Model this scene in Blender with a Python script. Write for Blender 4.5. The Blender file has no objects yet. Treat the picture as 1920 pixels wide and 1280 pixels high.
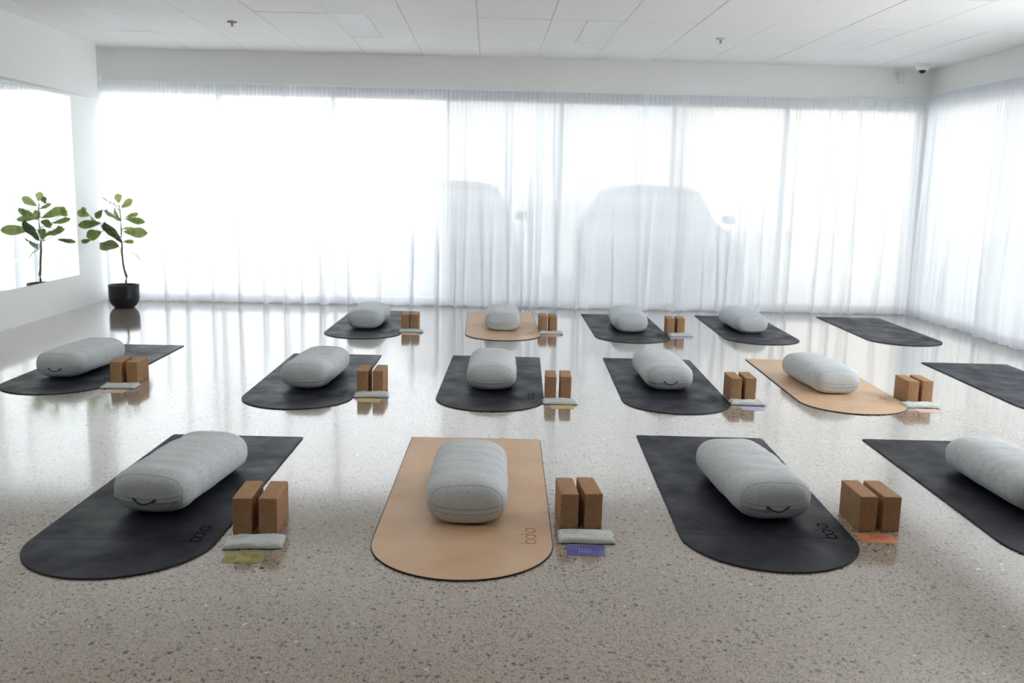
import bpy, bmesh, math, random
from mathutils import Vector, Matrix, noise

scene = bpy.context.scene
COL = scene.collection
PI = math.pi
rad = math.radians

# ------------------------------------------------------------------ helpers
def link(o, parent=None):
    COL.objects.link(o)
    if parent is not None:
        o.parent = parent
    return o

def mesh_obj(name, bm, mat, parent=None, smooth=False, loc=None):
    me = bpy.data.meshes.new(name)
    bmesh.ops.recalc_face_normals(bm, faces=bm.faces[:])
    bm.to_mesh(me); bm.free()
    if mat is not None:
        me.materials.append(mat)
    if smooth:
        me.polygons.foreach_set('use_smooth', [True] * len(me.polygons))
    o = bpy.data.objects.new(name, me)
    if loc: o.location = loc
    return link(o, parent)

def grid_obj(name, verts, faces, mat, parent=None, smooth=True):
    me = bpy.data.meshes.new(name)
    me.from_pydata(verts, [], faces); me.update()
    if mat is not None: me.materials.append(mat)
    if smooth: me.polygons.foreach_set('use_smooth', [True] * len(me.polygons))
    o = bpy.data.objects.new(name, me)
    return link(o, parent)

def tag(o, label, cat, group=None, kind=None):
    o['label'] = label; o['category'] = cat
    if group: o['group'] = group
    if kind: o['kind'] = kind
    return o

def empty(name, loc=(0, 0, 0), rz=0.0):
    o = bpy.data.objects.new(name, None)
    o.empty_display_size = 0.1
    o.location = loc; o.rotation_euler = (0, 0, rz)
    return link(o)

def copy_tree(o, parent=None):
    c = o.copy(); COL.objects.link(c)
    c.parent = parent
    for ch in list(o.children):
        copy_tree(ch, c)
    return c

def box(bm, x0, x1, y0, y1, z0, z1, bev=0.0, seg=2):
    vs = [bm.verts.new((x, y, z)) for x in (x0, x1) for y in (y0, y1) for z in (z0, z1)]
    idx = [(0, 1, 3, 2), (4, 6, 7, 5), (0, 4, 5, 1), (2, 3, 7, 6), (0, 2, 6, 4), (1, 5, 7, 3)]
    fs = [bm.faces.new([vs[i] for i in f]) for f in idx]
    if bev > 0:
        es = list({e for f in fs for e in f.edges})
        bmesh.ops.bevel(bm, geom=es, offset=bev, segments=seg, affect='EDGES', profile=0.6)
    return bm

def tube(bm, pts, r, seg=8, closed=False, radii=None):
    pts = [Vector(p) for p in pts]
    n = len(pts); rings = []
    up0 = Vector((0, 0, 1))
    for i, p in enumerate(pts):
        if closed:
            t = pts[(i + 1) % n] - pts[i - 1]
        else:
            t = pts[min(i + 1, n - 1)] - pts[max(i - 1, 0)]
        t.normalize()
        a = t.cross(up0)
        if a.length < 1e-3: a = t.cross(Vector((1, 0, 0)))
        a.normalize(); b = t.cross(a)
        rr = radii[i] if radii else r
        rings.append([bm.verts.new(p + a * rr * math.cos(2 * PI * k / seg) + b * rr * math.sin(2 * PI * k / seg)) for k in range(seg)])
    m = n if closed else n - 1
    for i in range(m):
        A, B = rings[i], rings[(i + 1) % n]
        for k in range(seg):
            bm.faces.new((A[k], A[(k + 1) % seg], B[(k + 1) % seg], B[k]))
    if not closed:
        bm.faces.new(rings[0]); bm.faces.new(rings[-1][::-1])
    return bm

def lathe(bm, prof, seg=40, cx=0, cy=0):
    rings = []
    for r, z in prof:
        if r < 1e-5:
            rings.append([bm.verts.new((cx, cy, z))])
        else:
            rings.append([bm.verts.new((cx + r * math.cos(2 * PI * k / seg), cy + r * math.sin(2 * PI * k / seg), z)) for k in range(seg)])
    for A, B in zip(rings[:-1], rings[1:]):
        for k in range(seg):
            k2 = (k + 1) % seg
            if len(A) == 1 and len(B) == 1: continue
            if len(A) == 1: bm.faces.new((A[0], B[k], B[k2]))
            elif len(B) == 1: bm.faces.new((A[k], A[k2], B[0]))
            else: bm.faces.new((A[k], A[k2], B[k2], B[k]))
    return bm

# ------------------------------------------------------------------ materials
class MT:
    def __init__(s, name):
        s.m = bpy.data.materials.new(name); s.m.use_nodes = True
        s.t = s.m.node_tree; s.n = s.t.nodes; s.n.clear()
        s.out = s.n.new('ShaderNodeOutputMaterial')
    def node(s, typ, **kw):
        nd = s.n.new(typ)
        for k, v in kw.items():
            if k.startswith('i_'):
                nd.inputs[int(k[2:])].default_value = v
            else: setattr(nd, k, v)
        return nd
    def link(s, a, b): s.t.links.new(a, b)
    def bsdf(s, color=(.5, .5, .5), rough=.5, spec=.5, metal=0, sheen=0, coat=0):
        b = s.n.new('ShaderNodeBsdfPrincipled')
        b.inputs['Base Color'].default_value = (*color, 1)
        b.inputs['Roughness'].default_value = rough
        b.inputs['Specular IOR Level'].default_value = spec
        b.inputs['Metallic'].default_value = metal
        if sheen:
            b.inputs['Sheen Weight'].default_value = sheen
            b.inputs['Sheen Roughness'].default_value = .4
        if coat: b.inputs['Coat Weight'].default_value = coat
        s.link(b.outputs[0], s.out.inputs[0]); s.b = b
        return b
    def coords(s, scale=1.0, kind='Object', vec=None):
        tc = s.n.new('ShaderNodeTexCoord'); mp = s.n.new('ShaderNodeMapping')
        mp.inputs['Scale'].default_value = vec or (scale, scale, scale)
        s.link(tc.outputs[kind], mp.inputs[0]); return mp.outputs[0]
    def noise(s, vec, scale, detail=4, rough=.5, dist=0):
        n = s.n.new('ShaderNodeTexNoise')
        n.inputs['Scale'].default_value = scale; n.inputs['Detail'].default_value = detail
        n.inputs['Roughness'].default_value = rough; n.inputs['Distortion'].default_value = dist
        s.link(vec, n.inputs['Vector']); return n
    def ramp(s, fac, stops):
        r = s.n.new('ShaderNodeValToRGB')
        el = r.color_ramp.elements
        while len(el) > 1: el.remove(el[-1])
        el[0].position = stops[0][0]; el[0].color = (*stops[0][1], 1)
        for p, c in stops[1:]:
            e = el.new(p); e.color = (*c, 1)
        s.link(fac, r.inputs[0]); return r
    def mix(s, fac, a, b, blend='MIX'):
        m = s.n.new('ShaderNodeMix'); m.data_type = 'RGBA'; m.blend_type = blend
        for src, i in ((fac, 0), (a, 6), (b, 7)):
            if isinstance(src, (int, float)): m.inputs[i].default_value = src
            elif isinstance(src, tuple): m.inputs[i].default_value = (*src, 1)
            else: s.link(src, m.inputs[i])
        return m.outputs[2]
    def math(s, op, a, b=None, c=None):
        m = s.n.new('ShaderNodeMath'); m.operation = op
        for i, v in enumerate((a, b, c)):
            if v is None: continue
            if isinstance(v, (int, float)): m.inputs[i].default_value = v
            else: s.link(v, m.inputs[i])
        return m.outputs[0]
    def bump(s, h, strength=.2, dist=.01):
        b = s.n.new('ShaderNodeBump'); b.inputs['Strength'].default_value = strength
        b.inputs['Distance'].default_value = dist
        s.link(h, b.inputs['Height']); s.link(b.outputs[0], s.b.inputs['Normal'])

def plain(name, color, rough=.5, spec=.5, metal=0, var=.04, scale=6, bump=0):
    m = MT(name); b = m.bsdf(color, rough, spec, metal)
    v = m.coords()
    n = m.noise(v, scale, 5)
    lo = tuple(c * (1 - var) for c in color); hi = tuple(min(1, c * (1 + var)) for c in color)
    r = m.ramp(n.outputs[0], [(.3, lo), (.7, hi)])
    m.link(r.outputs[0], b.inputs['Base Color'])
    if bump: m.bump(m.noise(v, scale * 20, 3).outputs[0], bump, .002)
    return m.m

# polished concrete with exposed dark aggregate
def floor_mat():
    m = MT('polished_concrete'); b = m.bsdf((.4, .37, .33), .12, .5)
    v = m.coords()
    base = m.noise(v, 1.3, 6, .55)
    base2 = m.noise(v, 90, 4, .6)
    col = m.ramp(base.outputs[0], [(.3, (.395, .34, .283)), (.7, (.475, .412, .347))]).outputs[0]
    fine = m.ramp(base2.outputs[0], [(.3, (.80, .80, .80)), (.7, (1.12, 1.12, 1.12))]).outputs[0]
    col = m.mix(1.0, col, fine, 'MULTIPLY')
    warp = m.noise(v, 60, 2, .5)
    def layer(col, scale, dens, size, tones, off, wob):
        vm = m.n.new('ShaderNodeVectorMath'); vm.operation = 'MULTIPLY_ADD'
        m.link(warp.outputs[1], vm.inputs[0]); vm.inputs[1].default_value = (wob, wob, wob)
        ad = m.n.new('ShaderNodeVectorMath'); ad.operation = 'ADD'
        m.link(v, ad.inputs[0]); ad.inputs[1].default_value = (off, off * 1.7, 0)
        m.link(ad.outputs[0], vm.inputs[2])
        vo = m.n.new('ShaderNodeTexVoronoi'); vo.feature = 'F1'; vo.voronoi_dimensions = '2D'
        vo.inputs['Scale'].default_value = scale
        m.link(vm.outputs[0], vo.inputs['Vector'])
        sp = m.n.new('ShaderNodeSeparateColor'); m.link(vo.outputs['Color'], sp.inputs[0])
        present = m.math('LESS_THAN', sp.outputs[0], dens)
        rr = m.math('MULTIPLY_ADD', sp.outputs[1], size * .65, size * .35)
        d = m.math('SUBTRACT', rr, vo.outputs['Distance'])
        inside = m.math('MULTIPLY', d, 14.0)
        cl = m.n.new('ShaderNodeClamp'); m.link(inside, cl.inputs[0])
        fac = m.math('MULTIPLY', cl.outputs[0], present)
        tone = m.ramp(sp.outputs[2], tones).outputs[0]
        return m.mix(fac, col, tone)
    dark = [(0, (.035, .036, .042)), (.45, (.06, .055, .053)), (.8, (.105, .09, .08)), (1, (.16, .14, .12))]
    col = layer(col, 165, .52, .42, dark, 3.1, .009)
    col = layer(col, 92, .36, .36, dark, 7.7, .016)
    col = layer(col, 42, .22, .35, dark, 11.3, .028)
    col = layer(col, 46, .010, .28, [(0, (.62, .58, .52)), (1, (.72, .69, .64))], 17.9, .02)
    m.link(col, b.inputs['Base Color'])
    rn = m.noise(v, 2.2, 5, .6)
    rr = m.ramp(rn.outputs[0], [(.3, (.085,) * 3), (.75, (.15,) * 3)])
    m.link(rr.outputs[0], b.inputs['Roughness'])
    b.inputs['IOR'].default_value = 1.55
    b.inputs['Coat Weight'].default_value = .85
    b.inputs['Coat IOR'].default_value = 1.55
    b.inputs['Coat Roughness'].default_value = .07
    m.bump(m.noise(v, 2.5, 2).outputs[0], .02, .01)
    return m.m

def mat_rubber(name, c_lo, c_hi, rough, rub, spec=.22):
    m = MT(name); b = m.bsdf(c_lo, rough, spec)
    v = m.coords()
    n1 = m.noise(v, 4.5, 6, .6, .15); n2 = m.noise(v, 300, 2)
    c = m.ramp(n1.outputs[0], [(.38, c_lo), (.66, c_hi)]).outputs[0]
    m.link(c, b.inputs['Base Color'])
    r = m.ramp(n1.outputs[0], [(.32, (rough + rub,) * 3), (.68, (rough - rub,) * 3)])
    m.link(r.outputs[0], b.inputs['Roughness'])
    m.bump(n2.outputs[0], .12, .001)
    return m.m

def cork_mat():
    m = MT('cork'); b = m.bsdf((.42, .24, .12), .75, .25)
    v = m.coords()
    n = m.noise(v, 260, 3, .7); n2 = m.noise(v, 22, 3)
    vo = m.n.new('ShaderNodeTexVoronoi'); vo.inputs['Scale'].default_value = 190; m.link(v, vo.inputs['Vector'])
    c = m.ramp(n.outputs[0], [(.28, (.20, .10, .048)), (.45, (.39, .22, .115)), (.62, (.51, .31, .175)), (.78, (.63, .43, .27))]).outputs[0]
    c2 = m.ramp(vo.outputs['Color'], [(.0, (.78,) * 3), (1, (1.12,) * 3)]).outputs[0]
    c = m.mix(1.0, c, c2, 'MULTIPLY')
    c = m.mix(.18, c, m.ramp(n2.outputs[0], [(.35, (.25, .12, .05)), (.7, (.5, .3, .15))]).outputs[0])
    m.link(c, b.inputs['Base Color'])
    m.bump(n.outputs[0], .35, .0012)
    return m.m

def fabric_mat(name, color, weave=420, bump=.25):
    m = MT(name); b = m.bsdf(color, .9, .15, sheen=.15)
    v = m.coords()
    w1 = m.noise(m.coords(vec=(1, .06, .25)), weave, 2, .6)
    w2 = m.noise(m.coords(vec=(.06, 1, 1)), weave, 2, .6)
    s = m.math('ADD', w1.outputs[0], w2.outputs[0])
    hh = m.math('MULTIPLY', s, .5)
    lo = tuple(c * .80 for c in color); hi = tuple(min(1, c * 1.12) for c in color)
    c = m.ramp(hh, [(.36, lo), (.62, hi)]).outputs[0]
    m.link(c, b.inputs['Base Color'])
    m.bump(hh, bump, .0015)
    return m.m

def sheer_mat(name, base_t, tint=(1, 1, 1)):
    m = MT(name)
    geo = m.n.new('ShaderNodeNewGeometry')
    dt = m.n.new('ShaderNodeVectorMath'); dt.operation = 'DOT_PRODUCT'
    m.link(geo.outputs['Normal'], dt.inputs[0]); m.link(geo.outputs['Incoming'], dt.inputs[1])
    a = m.math('ABSOLUTE', dt.outputs['Value'])
    a = m.math('MAXIMUM', a, .08)
    inv = m.math('DIVIDE', 1.0, a)
    wv = m.noise(m.coords(vec=(1, 1, .02)), 60, 3, .6)
    bt = m.math('MULTIPLY_ADD', wv.outputs[0], .06, base_t - .03)
    t = m.math('POWER', bt, inv)
    tr = m.n.new('ShaderNodeBsdfTransparent')
    tl = m.n.new('ShaderNodeBsdfTranslucent'); tl.inputs[0].default_value = (.93 * tint[0], .95 * tint[1], .985 * tint[2], 1)
    df = m.n.new('ShaderNodeBsdfDiffuse'); df.inputs[0].default_value = (.90, .91, .93, 1)
    mx = m.n.new('ShaderNodeMixShader'); mx.inputs[0].default_value = .27
    m.link(tl.outputs[0], mx.inputs[1]); m.link(df.outputs[0], mx.inputs[2])
    m2 = m.n.new('ShaderNodeMixShader')
    m.link(t, m2.inputs[0]); m.link(mx.outputs[0], m2.inputs[1]); m.link(tr.outputs[0], m2.inputs[2])
    m.link(m2.outputs[0], m.out.inputs[0])
    return m.m

def glass_mat(name, tint):
    m = MT(name)
    tr = m.n.new('ShaderNodeBsdfTransparent'); tr.inputs[0].default_value = (*tint, 1)
    gl = m.n.new('ShaderNodeBsdfGlossy'); gl.inputs['Roughness'].default_value = .02
    mx = m.n.new('ShaderNodeMixShader')
    mx.inputs[0].default_value = .035; m.link(tr.outputs[0], mx.inputs[1]); m.link(gl.outputs[0], mx.inputs[2])
    m.link(mx.outputs[0], m.out.inputs[0])
    return m.m

def mirror_mat():
    m = MT('mirror_silvering')
    g = m.n.new('ShaderNodeBsdfGlossy'); g.inputs['Roughness'].default_value = 0.0
    g.inputs[0].default_value = (.93, .96, .95, 1)
    m.link(g.outputs[0], m.out.inputs[0]); return m.m

def leaf_mat():
    m = MT('fig_leaf'); b = m.bsdf((.2, .3, .08), .4, .4)
    at = m.n.new('ShaderNodeAttribute'); at.attribute_name = 'leafvar'
    v = m.coords(); n = m.noise(v, 14, 3)
    mixf = m.math('MULTIPLY_ADD', n.outputs[0], .5, -.25)
    f = m.math('ADD', at.outputs['Fac'], mixf)
    c = m.ramp(f, [(.0, (.04, .065, .035)), (.4, (.17, .23, .07)), (.7, (.34, .40, .13)), (1, (.52, .56, .22))]).outputs[0]
    m.link(c, b.inputs['Base Color'])
    tl = m.n.new('ShaderNodeBsdfTranslucent'); m.link(c, tl.inputs[0])
    mx = m.n.new('ShaderNodeMixShader'); mx.inputs[0].default_value = .5
    m.link(b.outputs[0], mx.inputs[1]); m.link(tl.outputs[0], mx.inputs[2])
    m.link(mx.outputs[0], m.out.inputs[0])
    return m.m

M = {}
M['floor'] = floor_mat()
M['wall'] = plain('wall_paint', (.90, .915, .91), .55, .3, var=.01, scale=2, bump=.02)
M['wall_dark'] = plain('unseen_wall_darkened', (.16, .16, .165), .6)  # unseen wall, darkened to throw less light on the front faces
M['ceiling'] = plain('ceiling_tile', (.93, .935, .93), .5, .35, var=.012, scale=1.2, bump=.02)
M['gap'] = plain('ceiling_shadow_gap', (.45, .46, .46), .7)
M['panel'] = plain('light_diffuser', (.90, .92, .93), .3, .5, var=.005)
mm = MT('fill_panel_glow'); em = mm.n.new('ShaderNodeEmission')
em.inputs[0].default_value = (1.0, .985, .96, 1); em.inputs[1].default_value = 4.6  # glow of the added out-of-view panels that brighten the front rows
mm.link(em.outputs[0], mm.out.inputs[0]); M['panel_fill'] = mm.m
M['white_metal'] = plain('white_powder_coat', (.95, .96, .96), .35, .5, var=.01)
M['frame'] = plain('window_frame_metal', (.80, .82, .84), .4, .5, var=.02)
M['mirror'] = mirror_mat()
M['mirror_edge'] = plain('mirror_glass_edge', (.45, .72, .62), .15, .6, var=.02)
M['dark_mat'] = mat_rubber('charcoal_mat_top', (.0030, .0045, .012), (.011, .013, .023), .48, .12)
M['sand_mat'] = mat_rubber('sand_mat_top', (.60, .395, .24), (.67, .465, .295), .48, .05, .6)
M['rubber'] = plain('black_rubber', (.010, .010, .011), .6, .3, var=.1, scale=30)
M['crease'] = plain('mat_crease', (.008, .008, .011), .7, .2)
M['logo_dark'] = plain('logo_black', (.001, .001, .002), .9, .0)
M['logo_rust'] = plain('logo_rust', (.34, .135, .065), .6, .3)
M['cork'] = cork_mat()
M['linen'] = fabric_mat('grey_linen', (.60, .64, .665))
M['linen_seam'] = fabric_mat('grey_linen_seam', (.36, .38, .40))
M['strap'] = plain('dark_grey_webbing', (.045, .05, .055), .8, .2)
M['eye_fabric'] = fabric_mat('pale_grey_cotton', (.60, .635, .63), 600, .15)
M['stamp'] = plain('grey_print', (.27, .29, .30), .8, .2)
M['sheer_a'] = sheer_mat('sheer_voile', .155)
M['sheer_tape'] = sheer_mat('sheer_voile_doubled', .05)
M['glass_clear'] = glass_mat('clear_glass', (.51, .515, .515))
M['glass_tint'] = glass_mat('tinted_glass', (.405, .41, .41))
M['glass_tint2'] = glass_mat('lightly_tinted_glass', (.415, .415, .41))
M['glass_side'] = glass_mat('side_glass', (.385, .39, .39))
M['glass_open'] = glass_mat('bare_side_glass', (.85, .85, .85))
M['soil'] = plain('dark_soil', (.03, .022, .016), .9, .1, var=.3, scale=60, bump=.5)
M['pot'] = plain('matte_black_ceramic', (.012, .012, .016), .45, .4, var=.15, scale=20)
M['bark'] = plain('fig_bark', (.20, .16, .085), .8, .2, var=.3, scale=70, bump=.5)
M['leaf'] = leaf_mat()
M['dark_lens'] = plain('dark_lens', (.01, .01, .012), .1, .6)
M['brass'] = plain('tarnished_brass', (.42, .35, .24), .5, .4)
M['cream_plastic'] = plain('cream_plastic', (.76, .75, .68), .45, .4)
M['asphalt'] = plain('pale_concrete_paving', (.50, .50, .49), .85, .2, var=.08, scale=3)
M['car_paint'] = plain('blue_grey_car_paint', (.10, .14, .21), .3, .5, var=.02)
M['car_paint2'] = plain('slate_car_paint', (.11, .125, .16), .3, .5, var=.02)
M['car_glass'] = glass_mat('car_window_glass', (.45, .50, .50))
M['tyre'] = plain('tyre_rubber', (.02, .02, .02), .8, .2)
M['alloy'] = plain('alloy_rim', (.45, .46, .48), .3, .5, metal=.7)
M['headlamp'] = plain('headlamp_lens', (.55, .6, .65), .1, .8)
M['plate'] = plain('number_plate_white', (.6, .62, .6), .5)
M['facade'] = plain('cream_render', (.88, .83, .74), .85, .2, var=.05, scale=1)
M['facade_glass'] = plain('facade_window_glass', (.25, .28, .3), .1, .6)
M['ext_wall'] = plain('exterior_wall', (.6, .6, .58), .8, .2)

def card_mat(name, c, c2):
    m = MT(name); b = m.bsdf(c, .45, .4)
    v = m.coords()
    n = m.noise(v, 22, 1, .3)
    m.link(m.ramp(n.outputs[0], [(.45, c), (.55, c2)]).outputs[0], b.inputs['Base Color'])
    return m.m

# ------------------------------------------------------------------ room
H = 2.656
XL, XR, YB, YF = -4.15, 4.74, 10.24, -3.0

def struct(name, bm, mat, smooth=False):
    o = mesh_obj(name, bm, mat, None, smooth); o['kind'] = 'structure'; return o

struct('floor', box(bmesh.new(), XL - .2, XR + .2, YF - .2, YB + .15, -.12, 0), M['floor'])

# suspended ceiling: tiles with fine gaps, each sitting very slightly differently
rng = random.Random(5)
GX, GY = -.118, 7.888
bm = bmesh.new()
panels = []
def tile(x0, x1, y0, y1, dz):
    g = .0034
    box(bm, x0 + g, x1 - g, y0 + g, y1 - g, H + dz, H + .015)
light_cols = {-6: 1, -2: 0, 1: 1, 5: 1}
for i in range(-8, 10):
    x0, x1 = GX + .6 * i, GX + .6 * (i + 1)
    x0c, x1c = max(x0, XL), min(x1, XR)
    if x1c - x0c < .02: continue
    for j in range(-10, 3):
        y0, y1 = GY + 1.2 * j, min(GY + 1.2 * (j + 1), YB)
        if y1 - y0 < .02: continue
        dz = rng.choice([0, 0, 0, .0012, .0022]) + rng.random() * .0006
        if i in light_cols and j in (0, -3, -5) :
            h = light_cols[i]
            xm = x0 + .3
            if h: panels.append((xm, x1, y0, y1)); tile(x0c, xm, y0, y1, dz)
            else: panels.append((x0, xm, y0, y1)); tile(xm, x1c, y0, y1, dz)
        else:
            tile(x0c, x1c, y0, y1, dz)
box(bm, XL, XR, YF, YB, H + .0151, H + .12)
struct('ceiling', bm, M['ceiling'])

# ceiling lights (slim recessed troffers, switched off; the lit rows are added out of view as fill)
proto = None
for (x0, x1, y0, y1) in panels:
    lit = y1 < 6
    c = ((x0 + x1) / 2, (y0 + y1) / 2, H)
    r = empty('ceiling_light', c)
    w, d = (x1 - x0) / 2 - .0015, (y1 - y0) / 2 - .0015
    b1 = bmesh.new()
    box(b1, -w, w, -d, -d + .012, .0, .012); box(b1, -w, w, d - .012, d, .0, .012)
    box(b1, -w, -w + .012, -d + .012, d - .012, .0, .012); box(b1, w - .012, w, -d + .012, d - .012, .0, .012)
    mesh_obj('light_frame', b1, M['white_metal'], r)
    mesh_obj('light_diffuser', box(bmesh.new(), -w + .012, w - .012, -d + .012, d - .012, .003, .010), M['panel_fill'] if lit else M['panel'], r)
    if c[0] < -3: L = 'unlit slim white ceiling light panel nearest the left wall'
    elif c[0] < 0: L = 'unlit slim white ceiling light panel right of the left sprinkler'
    elif c[0] < 2: L = 'unlit slim white ceiling light panel left of the right sprinkler'
    else: L = 'unlit slim white ceiling light panel nearest the dome camera'
    if lit: tag(r, 'added unseen fill light panel glowing over the near half of the room', 'ceiling light', 'added unseen fill light panels')
    else: tag(r, L, 'ceiling light', 'unlit ceiling light panels')

# left wall, bulkhead, pelmets over the glazing, wall behind the camera
struct('wall_left', box(bmesh.new(), XL - .2, XL, YF, YB + .15, 0, H + .12), M['wall'])
struct('trim_1', box(bmesh.new(), XL, -4.02, YF, 9.95, 2.12, H), M['wall'])
struct('wall_back', box(bmesh.new(), XL, XR + .2, YB, YB + .15, 2.235, H + .12), M['wall'])
bm = bmesh.new(); box(bm, XR, XR + .15, YF, YB, 2.255, H + .12)
box(bm, XR, XR + .15, YF, 4.1, 0, 2.255)
struct('wall_right', bm, M['wall'])
struct('wall_front', box(bmesh.new(), XL, XR + .2, YF - .2, YF, 0, H + .12), M['wall_dark'])
# slender corner post between the two glazed walls
struct('trim_2', box(bmesh.new(), XR - .09, XR + .15, YB - .07, YB + .15, 0, 2.235), M['frame'])
struct('trim_3', box(bmesh.new(), XL, XR + .15, YB + .15, YB + .5, 2.75, 3.4), M['ext_wall'])
# roof above the ceiling void, keeps the sun off the ceiling
struct('trim_4', box(bmesh.new(), XL - .6, XR + .5, YF - .6, YB + .5, 3.1, 3.5), M['ext_wall'])

# windows: one bay after another
def window(n, axis, a0, a1, glass):
    r = empty('window_%d' % n, (0, 0, 0)); r['kind'] = 'structure'
    bm = bmesh.new(); fw = .022
    P = (YB + .03, YB + .08) if axis == 'y' else (XR + .03, XR + .08)
    ztop = 2.235 if axis == 'y' else 2.255
    def bx(s0, s1, z0, z1):
        if axis == 'y': box(bm, s0, s1, P[0], P[1], z0, z1)
        else: box(bm, P[0], P[1], s0, s1, z0, z1)
    bx(a0, a0 + fw, 0, ztop); bx(a1 - fw, a1, 0, ztop)
    bx(a0 + fw, a1 - fw, 0, .10); bx(a0 + fw, a1 - fw, ztop - .03, ztop)
    mesh_obj('window_frame', bm, M['frame'], r)
    bm = bmesh.new()
    if axis == 'y': box(bm, a0 + fw, a1 - fw, YB + .052, YB + .058, .10, ztop - .03)
    else: box(bm, XR + .052, XR + .058, a0 + fw, a1 - fw, .10, ztop - .03)
    mesh_obj('window_pane', bm, glass, r)
edges = [XL, -2.895, -1.675, -.455, .765, 1.985, 3.205, XR - .09]
gl = ['glass_clear'] * 3 + ['glass_tint'] * 3 + ['glass_tint2']
for k in range(7):
    window(k + 1, 'y', edges[k], edges[k + 1], M[gl[k]])
ye = [YB - .07, 8.6, 7.1, 5.6, 4.1]
for k in range(4):
    window(k + 8, 'x', ye[k + 1], ye[k], M['glass_side'] if k < 2 else M['glass_open'])

# ------------------------------------------------------------------ wall mirror
mr = empty('wall_mirror', (XL, 7.3, .335))
mesh_obj('mirror_glass', box(bmesh.new(), .0045, .0055, -2.3, 2.283, .001, 1.762), M['mirror'], mr)
mesh_obj('glass_edge', box(bmesh.new(), .0, .0042, -2.3, 2.285, .0, 1.764), M['mirror_edge'], mr)
tag(mr, 'large frameless mirror on the left wall reflecting the fig tree and sheer curtains', 'mirror')

# ------------------------------------------------------------------ curtains
def curtain(name, label, axis, s0, s1, wallpos, ztop, seed, spacing, depth, side, lean=0.0, fine=.045, group='floor length sheer curtains'):
    """cloth hanging from s0 to s1; folds stand towards the room (side = -1)"""
    rg = random.Random(seed)
    folds = []; s = s0 + .05
    while s < s1:
        w = rg.uniform(.020, .048) * (1.15 if spacing < .15 else 1)
        folds.append([s, w, rg.uniform(.55, 1.15) * depth, rg.uniform(-1, 1) * .06, rg.uniform(0, .55)])
        s += spacing * rg.choice([.45, .7, .9, 1.1, 1.4, 1.7]) if spacing > .15 else spacing * rg.uniform(.8, 1.2)
    step = .006
    n = int((s1 - s0) / step) + 1
    zs = [ztop, ztop - .035, ztop - .075, ztop - .12, ztop - .2, ztop - .35, ztop - .55, ztop - .8, ztop - 1.05, ztop - 1.3, ztop - 1.55, ztop - 1.8, ztop - 2.0, .25, .125, .07, .015]
    zs = [z for z in zs if z > .3] + [.25, .125, .07, .015]
    def pos(u, z):
        t = max(0.0, 1 - (z / ztop))    # 0 top .. 1 bottom
        g = min(1, .18 + .95 * t ** .8)
        d = 0.0; sh = 0.0
        for (c, w, dp, drift, born) in near[bucket(u)]:
            k = max(0, min(1, (t - born) / .35)) if born > .2 else 1
            k = k * k * (3 - 2 * k)
            if k <= 0: continue
            cc = c + drift * (1 - t)
            x = (u - cc) / (w * (1.25 - .25 * t))
            if abs(x) < 3.2:
                e = math.exp(-(x * x) ** 1.5 * .8)
                d += dp * g * e * k
                sh += -x * math.exp(-x * x * .6) * w * .55 * g * k
        rip = .0030 * (1 - t) ** 2 + .0008
        d += rip * math.sin(2 * PI * u / fine + 1.3 * math.sin(u * 5)) + .012 * math.sin(u * 7.3 + seed) * (.3 + .7 * t)
        d += .0008 * (1 - t) * math.sin(2 * PI * u / .021)
        e = min(1, (u - s0) / .06, (s1 - u) / .06); e = max(0, e)
        return u + sh * e, d * (.25 + .75 * e)
    def bucket(u): return int((u - s0) / .1)
    near = {}
    for b in range(-2, int((s1 - s0) / .1) + 3):
        uu = s0 + b * .1 + .05
        near[b] = [f for f in folds if abs(f[0] - uu) < .30]
    def sheet(name, zlist, off, mat, parent):
        verts = []; nn = n
        for z in zlist:
            for i in range(nn):
                u = s0 + (s1 - s0) * i / (nn - 1)
                x, d = pos(u, z)
                q = wallpos + side * (.012 + d + off)
                hem = 0
                if z < .05: hem = .006 * math.sin(u * 31 + seed) + .004 * math.sin(u * 77)
                verts.append((x, q, z + hem) if axis == 'y' else (q, x, z + hem))
        faces = []
        for r_ in range(len(zlist) - 1):
            for i in range(nn - 1):
                a = r_ * nn + i
                faces.append((a, a + 1, a + nn + 1, a + nn))
        return grid_obj(name, verts, faces, mat, parent)
    r = empty(name, ((s0 + s1) / 2, wallpos, 0) if axis == 'y' else (wallpos, (s0 + s1) / 2, 0))
    inv = Matrix.Translation(-Vector(r.location))
    for (nm, zl, off, mt) in (('voile', zs, 0, M['sheer_a']), ('heading_tape', [ztop + .004, ztop - .03, ztop - .06], -.003, M['sheer_tape']), ('hem', [.10, .07, .013], -.002, M['sheer_tape'])):
        o = sheet(nm, zl, off, mt, r)
        o.data.transform(inv)
    tag(r, label, 'curtain', group)
    return r

curtain('sheer_curtain', 'white sheer curtain across the bright left half of the back windows, behind the potted fig', 'y', XL + .02, .32, 10.19, 2.305, 3, .20, .085, -1)
curtain('sheer_curtain', 'white sheer curtain panel in the middle of the back windows, narrower than its neighbours', 'y', .3205, 1.9665, 10.19, 2.308, 8, .19, .085, -1)
curtain('sheer_curtain', 'white sheer curtain on the back windows reaching the right corner', 'y', 1.967, 4.655, 10.19, 2.312, 12, .18, .085, -1)
curtain('sheer_curtain', 'deeply pleated white sheer curtain along the right-hand window wall', 'x', 5.45, 10.165, 4.70, 2.372, 21, .115, .065, -1, fine=.04)

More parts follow.
